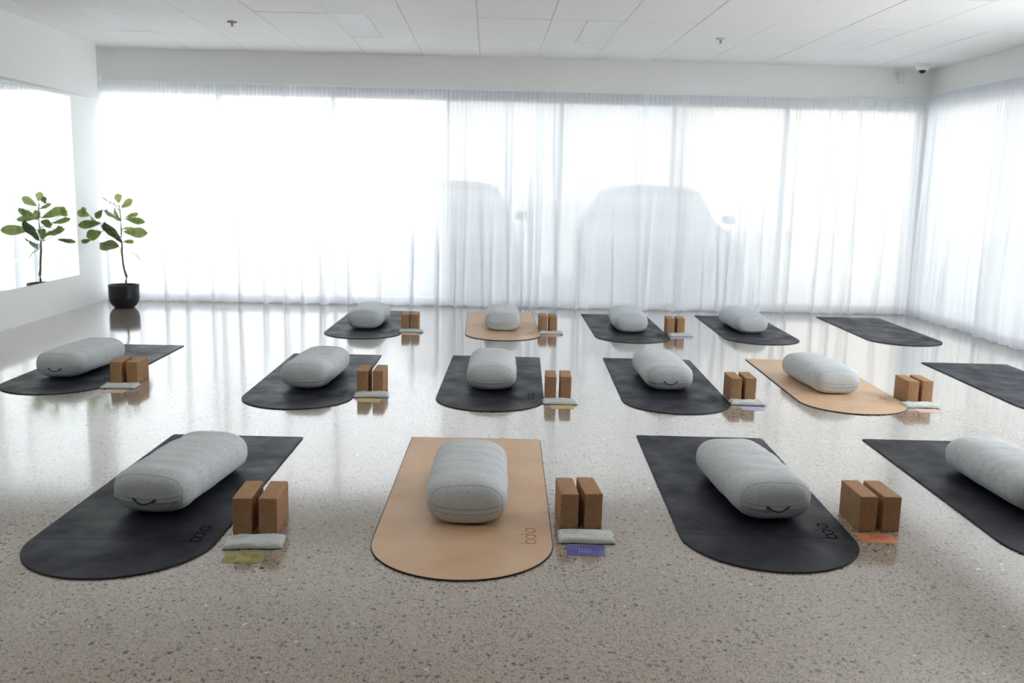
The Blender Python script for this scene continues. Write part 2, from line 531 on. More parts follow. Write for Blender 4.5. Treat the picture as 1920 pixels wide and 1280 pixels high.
tr = empty('curtain_track', (0, 10.215, 2.32))
mesh_obj('rail', box(bmesh.new(), XL + .02, 4.70, -.012, .014, -.012, .006, .002), M['white_metal'], tr)
mesh_obj('end_bracket', box(bmesh.new(), XL + .04, XL + .07, -.02, .024, -.02, .05, .002), M['white_metal'], tr)
tag(tr, 'white curtain track along the top of the back windows', 'curtain track')
tr = empty('curtain_track', (4.715, 8.5, 2.385))
mesh_obj('rail', box(bmesh.new(), -.016, .016, -3.1, 1.6, -.012, .008, .002), M['white_metal'], tr)
tag(tr, 'white curtain track along the top of the right window wall', 'curtain track')

# ------------------------------------------------------------------ ceiling fittings
cam_ = empty('dome_camera', (4.46, 9.90, H))
mesh_obj('housing', lathe(bmesh.new(), [(0, 0), (.072, 0), (.074, -.012), (.068, -.045), (.050, -.062), (.0, -.062)], 32), M['white_metal'], cam_, True)
mesh_obj('lens_dome', lathe(bmesh.new(), [(0, -.058), (.036, -.060), (.032, -.078), (.020, -.092), (.0, -.098)], 24), M['dark_lens'], cam_, True)
tag(cam_, 'white dome security camera with dark lens on the ceiling in the right corner', 'security camera')
sn = empty('motion_sensor', (4.36, 10.17, 2.55))
mesh_obj('housing', box(bmesh.new(), -.033, .033, -.03, .02, -.055, .055, .008, 3), M['cream_plastic'], sn, True)
mesh_obj('bracket', box(bmesh.new(), -.015, .015, .015, .07, .02, .06, .003), M['white_metal'], sn)
tag(sn, 'small white rectangular motion sensor left of the dome camera', 'sensor')
for (x, y, lab) in ((-2.225, 8.40, 'small brassy sprinkler head on the ceiling, left one'), (2.04, 8.62, 'small brassy sprinkler head on the ceiling, right one')):
    sp = empty('sprinkler_head', (x, y, H))
    mesh_obj('escutcheon', lathe(bmesh.new(), [(0, 0), (.042, 0), (.040, -.008), (.022, -.012), (0, -.012)], 24), M['cream_plastic'] if x > 0 else M['brass'], sp, True)
    bm = lathe(bmesh.new(), [(0, -.012), (.011, -.012), (.009, -.026), (.005, -.034), (.019, -.036), (.019, -.038), (0, -.038)], 16)
    mesh_obj('deflector', bm, M['brass'], sp, True)
    tag(sp, lab, 'sprinkler', 'ceiling sprinkler heads')

# ------------------------------------------------------------------ yoga mats
MW, ML = .678, 1.805
def mat_outline(w, l, n=48):
    r = w / 2
    # the far edge lies at y = 0, the rounded near end at y = -l
    pts = [(-r, 0), (-r + .0, 0)][:1]
    pts = []
    cr = .012
    for k in range(5):
        a = PI - k * (PI / 2) / 4
        pts.append((-r + cr + cr * math.cos(a), -cr + cr * math.sin(a)))
    for k in range(5):
        a = PI / 2 - k * (PI / 2) / 4
        pts.append((r - cr + cr * math.cos(a), -cr + cr * math.sin(a)))
    for k in range(n + 1):
        a = PI * k / n
        pts.append((r * math.cos(a), -(l - r) - r * math.sin(a)))
    return pts
def prism(bm, pts, z0, z1):
    lo = [bm.verts.new((x, y, z0)) for x, y in pts]; hi = [bm.verts.new((x, y, z1)) for x, y in pts]
    bm.faces.new(lo[::-1]); bm.faces.new(hi)
    n = len(pts)
    for i in range(n): bm.faces.new((lo[i], lo[(i + 1) % n], hi[(i + 1) % n], hi[i]))
    return bm
def stroke(bm, pts, w, z):
    """flat printed stroke of width w following pts"""
    n = len(pts); L = []; R = []
    for i in range(n):
        a = Vector(pts[max(i - 1, 0)]); b = Vector(pts[min(i + 1, n - 1)])
        d = (b - a).normalized(); nrm = Vector((-d.y, d.x)) * w / 2; p = Vector(pts[i])
        L.append(bm.verts.new((p.x + nrm.x, p.y + nrm.y, z))); R.append(bm.verts.new((p.x - nrm.x, p.y - nrm.y, z)))
    for i in range(n - 1): bm.faces.new((L[i], L[i + 1], R[i + 1], R[i]))
def logo_mesh():
    """the word 'baya' (its y a single slanted stroke), reading away from the viewer along the mat"""
    bm = bmesh.new(); w = .0048
    def ring(cx, cy, rx, ry):
        stroke(bm, [(cx + rx * math.cos(2 * PI * k / 28), cy + ry * math.sin(2 * PI * k / 28)) for k in range(29)], w, 0)
    def T(pts): stroke(bm, pts, w, 0)
    xh = .040; asc = .062
    ring(.021, xh / 2, .019, .0185); T([(.0005, 0), (.0005, asc)])
    ring(.066, xh / 2, .019, .0185); T([(.0865, 0), (.0865, xh)])
    T([(.086, .064), (.115, 0)])
    ring(.136, xh / 2, .019, .0185); T([(.1565, 0), (.1565, xh)])
    return bm
def make_mat(kind, crease):
    r = empty('yoga_mat')
    th = .006
    mesh_obj('rubber_base', prism(bmesh.new(), mat_outline(MW, ML), 0, th - .0006), M['rubber'], r)
    pts = mat_outline(MW - .006, ML - .006)
    mesh_obj('top_layer', prism(bmesh.new(), [(x, y - .003) for x, y in pts], th - .0006, th), M['dark_mat'] if kind == 'dark' else M['sand_mat'], r)
    lg = mesh_obj('printed_logo', logo_mesh(), M['logo_dark'] if kind == 'dark' else M['logo_rust'], r)
    lg.location = (.277, -1.465, th + .0002); lg.rotation_euler = (0, 0, PI / 2)
    if crease:
        bm = bmesh.new(); stroke(bm, [(-MW / 2 + .003, 0), (0, .002), (MW / 2 - .003, 0)], .0045, 0)
        c = mesh_obj('crease_line', bm, M['crease'], r); c.location = (0, -(ML - MW / 2) + .005, th + .0001)
    return r
mat_protos = {}
MATS = {
 'M1': (-1.286, 4.772, -1.4, 'dark', 1, 'leftmost charcoal yoga mat of the front row, a thin crease across its rounded end'),
 'M2': (-.046, 4.792, -1.2, 'sand', 0, 'sand coloured yoga mat in the front row with rust printed logo'),
 'M3': (1.160, 4.887, -2.4, 'dark', 1, 'charcoal yoga mat in the front row right of the sand coloured one'),
 'M4': (2.394, 4.880, -2.0, 'dark', 1, 'charcoal front row yoga mat cut off by the right edge of the photo'),
 'M5': (-2.758, 7.449, -.2, 'dark', 0, 'leftmost charcoal yoga mat of the middle row, touching the left edge of the photo'),
 'M6': (-1.151, 7.174, -.5, 'dark', 0, 'second charcoal yoga mat from the left in the middle row'),
 'M7': (.080, 7.195, -2.0, 'dark', 0, 'third charcoal yoga mat from the left in the middle row, near the photo centre'),
 'M8': (1.257, 7.201, -2.2, 'dark', 0, 'charcoal yoga mat in the middle row just left of the sand coloured one'),
 'M9': (2.400, 7.264, -2.2, 'sand', 0, 'sand coloured yoga mat in the middle row'),
 'M10': (3.811, 7.245, -2.6, 'dark', 0, 'bare charcoal yoga mat at the right end of the middle row'),
 'M11': (-1.068, 9.737, -1.4, 'dark', 0, 'leftmost charcoal yoga mat of the back row'),
 'M12': (.137, 9.770, .4, 'sand', 0, 'sand coloured yoga mat in the back row near the curtain'),
 'M13': (1.333, 9.766, -.7, 'dark', 0, 'charcoal yoga mat in the back row right of the sand coloured one'),
 'M14': (2.547, 9.801, -2.1, 'dark', 0, 'charcoal back row yoga mat with a bolster but no cork blocks beside it'),
 'M15': (3.878, 9.873, -1.9, 'dark', 0, 'bare charcoal yoga mat at the right end of the back row'),
}
for k, (x, y, th, kind, cr, lab) in MATS.items():
    key = (kind, cr)
    if key not in mat_protos:
        r = mat_protos[key] = make_mat(kind, cr)
    else:
        r = copy_tree(mat_protos[key])
    r.location = (x, y, 0); r.rotation_euler = (0, 0, rad(th))
    tag(r, lab, 'yoga mat', 'yoga mats laid out in three rows')

# ------------------------------------------------------------------ bolsters
BL, BW, BH = .705, .328, .176
def sgn_pow(v, e): return math.copysign(abs(v) ** e, v)
def bolster_point(u, v, seed, off=0.0):
    """u: -1..1 along the length (-1 = front end), v: angle round the section"""
    # end profile: nearly flat fabric panel at each end with a rounded shoulder
    ax = abs(u)
    if ax <= .72:
        y = u / .72 * (BL / 2 - .085); s = 1.0
    else:
        q = (ax - .72) / .28 * PI / 2 * 1.0
        y = math.copysign(BL / 2 - .085 + .085 * math.sin(q) ** 0.95, u)
        s = math.cos(q) ** .60 if q < PI / 2 - 1e-4 else 0.0
        s = max(s, 0.0)
    taper = 1 - .035 * (abs(y) / (BL / 2)) ** 3
    cx = sgn_pow(math.cos(v), .66); sz = sgn_pow(math.sin(v), .82)
    hx = BW / 2 * taper; hz = BH / 2
    x = hx * cx * s; z = hz * sz * s
    if s < 1:      # the end panel stays wide and low, pinched at the middle seam
        x = hx * cx * (s ** .62); z = hz * sz * (s ** (1.12 if sz > 0 else .62))
    # fullness
    top = max(0, math.sin(v))
    z += .006 * top * (1 - (abs(y) / (BL / 2)) ** 2)
    # wrinkles running across the top, slightly curved
    wr = 0.0
    P = Vector((x * 3.0 + seed * 3.1, y * 22 + .6 * math.cos(x * 9), seed))
    wr += .0034 * (noise.noise(P)) * (s ** 2)
    P2 = Vector((x * 9 + seed, y * 11, z * 9))
    wr += .0045 * noise.noise(P2)
    fx, fz = math.cos(v), math.sin(v)
    amp = .35 + .65 * min(1, max(0, fz) + .4 * abs(fx))
    x += fx * (wr * amp + off); z += fz * (wr * amp + off)
    # flattened where it rests
    z = max(z, -BH / 2 + .0)
    return (x, y, z + BH / 2)
def bolster_mesh(seed):
    nu, nv = 84, 64
    verts = []; faces = []
    us = []
    for i in range(nu + 1):
        t = i / nu * 2 - 1
        us.append(t if abs(t) < .8 else math.copysign(.8 + .2 * ((abs(t) - .8) / .2), t))
    for i, u in enumerate(us[1:-1]):
        for j in range(nv): verts.append(bolster_point(u, 2 * PI * j / nv, seed))
    m = len(us) - 2
    for i in range(m - 1):
        for j in range(nv):
            a = i * nv + j; b = i * nv + (j + 1) % nv
            faces.append((a, b, b + nv, a + nv))
    verts.append((0, -BL / 2, BH / 2)); verts.append((0, BL / 2, BH / 2))
    c0, c1 = len(verts) - 2, len(verts) - 1
    for j in range(nv):
        faces.append((c0, (j + 1) % nv, j)); faces.append((c1, (m - 1) * nv + j, (m - 1) * nv + (j + 1) % nv))
    return verts, faces
def front_surface(xf, zf, out):
    """point on the front end face for a fraction across (xf -1..1) and height fraction (0..1)"""
    ang = math.atan2((zf - .5) * 2 * BH / 2 / (BH / 2), xf) if (xf or zf != .5) else 0
    # march u from the shoulder to the tip until the section radius matches
    tgt = math.hypot(xf, (zf - .5) * 2)
    best = None
    for i in range(60):
        u = -(.72 + .28 * i / 59)
        p = bolster_point(u, ang, 0)
        rr = math.hypot(p[0] / (BW / 2), (p[2] - BH / 2) / (BH / 2))
        d = abs(rr - tgt)
        if best is None or d < best[0]: best = (d, p)
    p = best[1]
    return Vector((xf * BW / 2, p[1] - out, zf * BH))
def make_bolster(seed, handle):
    r = empty('bolster')
    v, f = bolster_mesh(seed)
    grid_obj('cover', v, f, M['linen'], r)
    # piping seam round each end panel
    for sgn in (-1, 1):
        bm = bmesh.new()
        pts = [bolster_point(sgn * .85, 2 * PI * j / 72, seed, .0002) for j in range(72)]
        tube(bm, pts, .0009, 6, closed=True)
        mesh_obj('end_seam', bm, M['linen_seam'], r, True)
    # zip placket: a doubled band across the front end, bowed downwards
    bm = bmesh.new(); A = []; B = []; n = 24
    for i in range(n + 1):
        t = -1 + 2 * i / n
        zc = .36 + .09 * t * t; hw = .05 - .0 * abs(t)
        A.append(bm.verts.new(front_surface(t * .86, zc + hw, .0035))); B.append(bm.verts.new(front_surface(t * .86, zc - hw, .0030)))
    for i in range(n): bm.faces.new((A[i], A[i + 1], B[i + 1], B[i]))
    mesh_obj('zip_placket', bm, M['linen'], r, True)
    for dz, nm in ((.05, 'seam'), (-.05, 'seam')):
        bm = bmesh.new()
        tube(bm, [front_surface(t / 12 * .86, .36 + .09 * (t / 12) ** 2 + dz, .004) for t in range(-12, 13)], .0012, 5)
        mesh_obj('placket_seam', bm, M['linen_seam'], r, True)
    if handle:
        bm = bmesh.new()
        pts = []
        for k in range(13):
            a = k / 12
            x = -.045 + .09 * a
            p = front_surface((x + .0) / (BW / 2), .40 - .10 * math.sin(PI * a), .006 + .013 * math.sin(PI * a))
            pts.append(p)
        tube(bm, pts, .0032, 8, radii=[.0045, .0042] + [.0030] * 9 + [.0042, .0045])
        mesh_obj('carry_handle', bm, M['strap'], r, True)['label'] = 'dark webbing loop handle'
    return r
BOL = {
 'B1': (-1.286, 3.912, -7.7, 1, 0, 'grey linen bolster with a dark loop handle, on the leftmost front row mat'),
 'B2': (-.064, 3.831, -.9, 0, 1, 'grey linen bolster lying on the sand coloured front row mat'),
 'B3': (1.164, 3.924, 3.0, 1, 2, 'grey linen bolster with handle on the front row mat right of the sand coloured one'),
 'B4': (2.390, 4.02, 0.5, 0, 1, 'pale bolster cut off by the right edge of the photo, on the front row mat'),
 'B5': (-2.795, 6.443, -4.8, 1, 2, 'grey bolster with a dark handle on the leftmost middle row mat'),
 'B6': (-1.142, 6.227, -4.2, 0, 0, 'grey bolster on the second mat from the left in the middle row'),
 'B7': (.043, 6.272, -1.1, 0, 1, 'grey bolster on the central charcoal mat of the middle row'),
 'B8': (1.219, 6.352, -.4, 1, 0, 'grey bolster with handle on the middle row mat just left of the sand coloured one'),
 'B9': (2.318, 6.328, 2.3, 0, 2, 'pale grey bolster lying on the sand coloured middle row mat'),
 'B11': (-1.108, 8.776, -1.8, 0, 1, 'light grey bolster on the leftmost back row mat'),
 'B12': (.146, 8.800, -1.5, 0, 2, 'light grey bolster on the sand coloured back row mat'),
 'B13': (1.350, 8.850, -2.8, 0, 0, 'light grey bolster on the back row mat right of the sand coloured one'),
 'B14': (2.484, 8.941, .2, 0, 1, 'rumpled light grey bolster on the back row mat that has no cork blocks'),
}
bp = {}
for k, (x, y, th, hd, sd, lab) in BOL.items():
    key = (hd, sd)
    if key not in bp: r = bp[key] = make_bolster(sd * 7.3 + hd * 2.1 + 1, hd)
    else: r = copy_tree(bp[key])
    r.location = (x, y, .006); r.rotation_euler = (0, 0, rad(th))
    tag(r, lab, 'bolster', 'bolsters lying on the mats')

# ------------------------------------------------------------------ cork blocks
KW, KD, KH = .0705, .215, .144
blk = mesh_obj('yoga_block', box(bmesh.new(), -KW / 2, KW / 2, -KD / 2, KD / 2, 0, KH, .005, 3), M['cork'])
BLK = {'1a': (-.912, 3.498, .7), '1b': (-.814, 3.499, .6), '2a': (.333, 3.594, 1.7), '2b': (.424, 3.603, 4.2),
 '3a': (1.526, 3.613, -.3), '3b': (1.619, 3.612, 0), '5a': (-2.403, 6.109, 2.5), '5b': (-2.298, 6.115, .8),
 '6a': (-.784, 5.954, -.4), '6b': (-.683, 5.954, -2.0), '7a': (.415, 5.864, -2.5), '7b': (.510, 5.871, -2.5),
 '8a': (1.604, 5.912, -2.1), '8b': (1.701, 5.921, -2.5), '9a': (2.749, 5.913, -1.3), '9b': (2.848, 5.923, -2.5),
 '11a': (-.746, 8.576, .7), '11b': (-.661, 8.588, .8), '12a': (.522, 8.635, 1.8), '12b': (.613, 8.639, .4),
 '13a': (1.708, 8.615, -3.3), '13b': (1.804, 8.625, -3.5)}
place = {'1': 'leftmost front row mat', '2': 'sand coloured front row mat', '3': 'third mat from left in front row',
 '5': 'leftmost middle row mat', '6': 'second mat from left, middle row', '7': 'central middle row mat',
 '8': 'fourth mat from left, middle row', '9': 'sand coloured middle row mat',
 '11': 'leftmost back row mat', '12': 'sand coloured back row mat', '13': 'third mat from left, back row'}
first = True
for k, (x, y, th) in BLK.items():
    o = blk if first else blk.copy()
    if not first: COL.objects.link(o)
    first = False
    o.location = (x, y, 0); o.rotation_euler = (0, 0, rad(th))
    tag(o, '%s cork block of the pair beside the %s' % ('left' if k[-1] == 'a' else 'right', place[k[:-1]]), 'yoga block', 'cork blocks standing in pairs')

# ------------------------------------------------------------------ eye pillows
def make_eye_pillow(seed):
    r = empty('eye_pillow')
    EW, ED, EH = .212, .116, .024
    nx, ny = 44, 26; verts = []; faces = []
    def hgt(a, b):
        e = max(0, 1 - abs(a) ** 9) ** .5 * max(0, 1 - abs(b) ** 7) ** .5
        w = .82 + .30 * noise.noise(Vector((a * 2.2 + seed, b * 1.6, seed * 2.3))) + .10 * noise.noise(Vector((a * 7 + seed, b * 5, 3)))
        return e * w
    def shape(a, b):
        pin = 1.0
        x = a * EW / 2 * (1 - .006 * math.cos(b * PI)) * pin + .002 * math.sin(b * 5 + seed)
        y = b * ED / 2 * (1 - .010 * math.cos(a * PI)) + .0025 * math.sin(a * 4 + seed * 2)
        return x, y
    for side in (1, 0):
        for j in range(ny + 1):
            for i in range(nx + 1):
                a = -1 + 2 * i / nx; b = -1 + 2 * j / ny
                a = math.sin(a * PI / 2); b = math.sin(b * PI / 2)
                x, y = shape(a, b); h = hgt(a, b)
                verts.append((x, y, .0055 + EH * .82 * h if side else .0055 - .0054 * min(1, h * 1.4)))
    N = (nx + 1) * (ny + 1)
    for sd in (0, 1):
        for j in range(ny):
            for i in range(nx):
                a = sd * N + j * (nx + 1) + i
                q = (a, a + 1, a + nx + 2, a + nx + 1)
                faces.append(q if sd == 0 else q[::-1])
    o = grid_obj('cover', verts, faces, M['eye_fabric'], r)
    bm = bmesh.new(); bm.from_mesh(o.data); bmesh.ops.remove_doubles(bm, verts=bm.verts[:], dist=.0003); bmesh.ops.recalc_face_normals(bm, faces=bm.faces[:]); bm.to_mesh(o.data); bm.free()
    o.data.polygons.foreach_set('use_smooth', [True] * len(o.data.polygons))
    # stitched edge
    bm = bmesh.new(); pts = []
    for k in range(24): pts.append((*shape(-1 + 2 * k / 24, -1), .0055))
    for k in range(12): pts.append((*shape(1, -1 + 2 * k / 12), .0055))
    for k in range(24): pts.append((*shape(1 - 2 * k / 24, 1), .0055))
    for k in range(12): pts.append((*shape(-1, 1 - 2 * k / 12), .0055))
    tube(bm, pts, .0017, 6, closed=True)
    mesh_obj('stitched_edge', bm, M['eye_fabric'], r, True)
    # printed ring motif draped on the top, left of centre
    bm = bmesh.new()
    def drape(x, y):
        a = max(-1, min(1, x / (EW / 2))); b = max(-1, min(1, y / (ED / 2)))
        return .0055 + EH * .82 * hgt(a, b) + .0008
    for rx in (.029, .019):
        prev = None; L = []
        for k in range(37):
            t = 2 * PI * k / 36
            row = []
            for dr in (-.0009, .0009):
                rr = rx + dr
                x = -.058 + rr * math.cos(t); y = .018 + rr * .80 * math.sin(t)
                row.append(bm.verts.new((x, y, drape(x, y))))
            L.append(row)
        for k in range(36): bm.faces.new((L[k][0], L[k + 1][0], L[k + 1][1], L[k][1]))
    mesh_obj('printed_motif', bm, M['stamp'], r)
    return r
EYE = {'1': (-.842, 3.305, 4, 0), '2': (.393, 3.395, -1, 1), '5': (-2.333, 5.905, 2, 2), '6': (-.716, 5.773, 2, 0), '7': (.463, 5.665, -1, 1),
       '8': (1.652, 5.718, -4, 2), '9': (2.757, 5.725, -2, 0), '11': (-.682, 8.385, 1, 1), '12': (.590, 8.415, -4, 2), '13': (1.780, 8.430, -2, 0)}
ep = {}
for k, (x, y, th, sd) in EYE.items():
    if sd not in ep: r = ep[sd] = make_eye_pillow(sd * 3.7 + 1.2)
    else: r = copy_tree(ep[sd])
    r.location = (x, y, 0); r.rotation_euler = (0, 0, rad(th))
    tag(r, 'pale grey eye pillow by the cork blocks beside the %s' % place[k], 'eye pillow', 'eye pillows in front of the blocks')

# ------------------------------------------------------------------ cards
CARD = {'1': (-.848, 3.175, 1, 'olive green', (.26, .24, .055), (.33, .31, .10), (.62, .60, .36)),
 '2': (.380, 3.275, -1, 'blue violet', (.075, .085, .30), (.10, .11, .36), (.42, .42, .66)),
 '3': (1.536, 3.435, -3, 'orange', (.56, .20, .095), (.62, .25, .13), (.40, .13, .06)),
 '5': (-2.322, 5.785, 0, 'pale pink', (.58, .42, .34), (.62, .46, .38), (.7, .6, .5)),
 '6': (-.717, 5.645, 0, 'mustard yellow', (.50, .42, .15), (.56, .48, .2), (.66, .6, .36)),
 '7': (.470, 5.545, 0, 'mustard yellow', (.48, .42, .18), (.54, .48, .24), (.66, .6, .36)),
 '8': (1.648, 5.585, -3, 'lilac', (.40, .38, .62), (.45, .43, .68), (.6, .6, .75)),
 '9': (2.752, 5.600, -2, 'salmon pink', (.62, .44, .38), (.66, .49, .42), (.72, .6, .54)),
 '11': (-.692, 8.262, 0, 'peach', (.66, .47, .27), (.70, .52, .32), (.72, .64, .5)),
 '12': (.594, 8.300, -2, 'peach', (.62, .38, .27), (.66, .43, .32), (.7, .55, .45)),
 '13': (1.784, 8.312, -3, 'lilac', (.42, .38, .60), (.47, .43, .66), (.6, .58, .74))}
for k, (x, y, th, cname, c1, c2, c3) in CARD.items():
    r = empty('affirmation_card', (x, y, 0), rad(th))
    mesh_obj('card_stock', box(bmesh.new(), -.070, .070, -.050, .050, .0003, .0012), card_mat('card_' + k, c1, c2), r)
    bm = bmesh.new()
    rg = random.Random(int(k) * 3 + 1)
    for q in range(5):
        xx = -.022 + q * .010
        yy = -.026 + rg.uniform(0, .008)
        end = .024 - rg.uniform(0, .012)
        while yy < end:
            ln = rg.uniform(.004, .010)
            stroke(bm, [(xx, yy), (xx, min(yy + ln, end))], .0034, 0)
            yy += ln + .0022
    p = mesh_obj('printed_lines', bm, plain('card_print_' + k, c3, .6, .3), r)
    p.location = (0, 0, .0014)
    tag(r, '%s card by the %s' % (cname, ('cork blocks beside the ' if k == '3' else 'eye pillow beside the ') + place[k]), 'card', 'printed cards on the floor')

# ------------------------------------------------------------------ potted fiddle leaf fig
PX, PY = -3.735, 9.66
pr = empty('potted_fig', (PX, PY, 0))
prof = [(0, 0), (.085, 0), (.098, .004), (.128, .035), (.143, .070), (.148, .10)]
z = .10
while z < .205:
    prof += [(.1495, z + .004), (.1480, z + .010)]; z += .0135
prof += [(.151, .222), (.151, .234), (.146, .236), (.140, .230), (.138, .19), (0, .19)]
mesh_obj('pot', lathe(bmesh.new(), prof, 56), M['pot'], pr, True)
mesh_obj('soil', lathe(bmesh.new(), [(0, .203), (.06, .205), (.137, .200), (.137, .195), (0, .195)], 40), M['soil'], pr, True)
S = .001035
def W(u, v, dy=0.0):
    dy = dy if u > 380 else dy - .26
    k = 1 + dy / (PY + .0)
    return Vector(((PX + (u - 515) * S) * k - PX, dy, 1.325 + (.232 + (970 - v) * S - 1.325) * k))
bm = bmesh.new()
tube(bm, [W(535, 1010), W(540, 930, .005), W(548, 885, .01), W(530, 830, .0), W(519, 760, -.008), W(516, 700, -.004), W(512, 645, .0), W(518, 560, .01), W(516, 470, .005), W(515, 400, 0), (W(514, 320, -.005)), W(512, 230, 0), W(505, 185, 0)], .006, 8,
     radii=[.011, .011, .013, .0105, .010, .0095, .011, .0075, .007, .0065, .006, .0055, .004])
def tw(*p, r=.003): tube(bm, list(p), r, 6)
tw(W(512, 640), W(495, 610, -.03), W(480, 585, -.06))
tw(W(517, 565, .01), W(470, 520, .06), W(400, 470, .10), W(330, 400, .13), W(300, 375, .14), W(240, 315, .15), W(215, 293, .15), r=.0032)
tw(W(400, 470, .10), W(360, 440, .05), W(322, 450, .02)); tw(W(330, 400, .13), W(325, 370, .08), W(310, 360, .05))
tw(W(516, 340), W(470, 290, -.04), W(430, 265, -.08), W(340, 237, -.12), r=.0026)
tw(W(516, 450), W(535, 440, -.05), W(545, 440, -.08)); tw(W(516, 545), W(530, 543, .06), W(540, 540, .1))
tw(W(516, 330), W(540, 322, .04), W(560, 318, .08)); tw(W(512, 200), W(475, 190, .03), W(450, 165, .05))
mesh_obj('trunk', bm, M['bark'], pr, True)
bm = bmesh.new(); tube(bm, [W(520, 600), W(560, 632, .03), W(610, 652, .05), W(645, 668, .06), W(675, 700, .07), W(703, 726, .075)], .003, 6, radii=[.0030, .0030, .0036, .0042, .0036, .0022])
mesh_obj('dry_twig', bm, M['bark'], pr, True)
# leaves: base, tip, width, depth offsets at base / tip, tone, twist
leaves = [((508, 170), (500, 76), 78, 0, .02, .95, 0), ((528, 215), (640, 132), 80, 0, -.03, .80, .3), ((470, 185), (350, 122), 55, .03, .12, .35, 1.25),
 ((515, 345), (372, 248), 95, 0, -.12, .55, .25), ((512, 240), (470, 188), 50, 0, .10, .55, .9), ((340, 237), (272, 318), 62, -.12, -.16, .4, .5),
 ((215, 293), (100, 255), 86, .15, .10, .72, .1), ((165, 285), (165, 210), 60, .13, .12, .78, .3), ((322, 362), (100, 392), 82, .05, -.08, .42, .15),
 ((322, 450), (175, 505), 105, .02, -.06, .45, .1), ((220, 530), (120, 556), 48, .10, .20, .30, .2), ((522, 552), (352, 368), 112, 0, -.10, .12, .1),
 ((560, 318), (748, 350), 72, .08, .02, .50, .4), ((560, 310), (690, 265), 60, .08, .16, .60, .6), ((540, 445), (768, 455), 100, -.06, -.15, .60, .1), ((600, 470), (720, 480), 52, .0, .18, .06, .9),
 ((522, 545), (638, 540), 48, .05, .18, .50, .3), ((482, 588), (308, 568), 140, -.06, -.12, .42, .05), ((515, 430), (640, 400), 60, .02, .22, .62, .9),
 ((516, 330), (450, 230), 90, .02, .22, .5, .5), ((400, 470), (330, 400), 70, .10, .26, .4, .8), ((300, 375), (225, 330), 62, .14, .28, .5, .6), ((516, 500), (430, 430), 70, .01, .20, .35, .7)]
verts = []; faces = []; tone = []
for (b, t, w, d0, d1, tn, tws) in leaves:
    B = W(*b, d0); T = W(*t, d1); ax = T - B; L = ax.length; ax.normalize()
    view = Vector((0, -1, 0))
    side = ax.cross(view)
    if side.length < .1: side = Vector((1, 0, 0))
    side.normalize(); nrm = side.cross(ax).normalized()
    side = (side * math.cos(tws) + nrm * math.sin(tws)).normalized(); nrm = side.cross(ax).normalized()
    hw = w * S / 2
    n, m = 22, 8; base_i = len(verts)
    for i in range(n + 1):
        s = i / n
        # fiddle outline: narrow at the stalk, broad and blunt towards the tip
        wd = hw * 1.12 * max(0, math.sin(PI * s ** 1.25)) ** .58 * (.62 + .45 * s)
        if s == 1: wd = hw * .12
        wd = max(wd, .002)
        for j in range(m + 1):
            q = -1 + 2 * j / m
            p = B + ax * (L * s) + side * (q * wd * (1 + .035 * math.sin(s * 11 + q)))
            p += nrm * (.022 * L / .15 * (-(s - .4) ** 2) + .010 * abs(q) * hw / .05 + .004 * math.sin(s * 15) * abs(q))
            verts.append(p); tone.append(tn - (.16 if abs(q) < .05 else 0) + .05 * math.sin(s * 25))
    for i in range(n):
        for j in range(m):
            a = base_i + i * (m + 1) + j
            faces.append((a, a + 1, a + m + 2, a + m + 1))
lf = grid_obj('foliage', [tuple(v) for v in verts], faces, M['leaf'], pr)
at = lf.data.attributes.new('leafvar', 'FLOAT', 'POINT')
at.data.foreach_set('value', tone)
tag(pr, 'fiddle leaf fig in a ribbed black pot in the left corner by the curtain', 'potted plant')

# ------------------------------------------------------------------ outside
GZ = -.10

ground = struct('ground', box(bmesh.new(), -70, 70, -40, 90, GZ - .3, GZ), M['asphalt'])

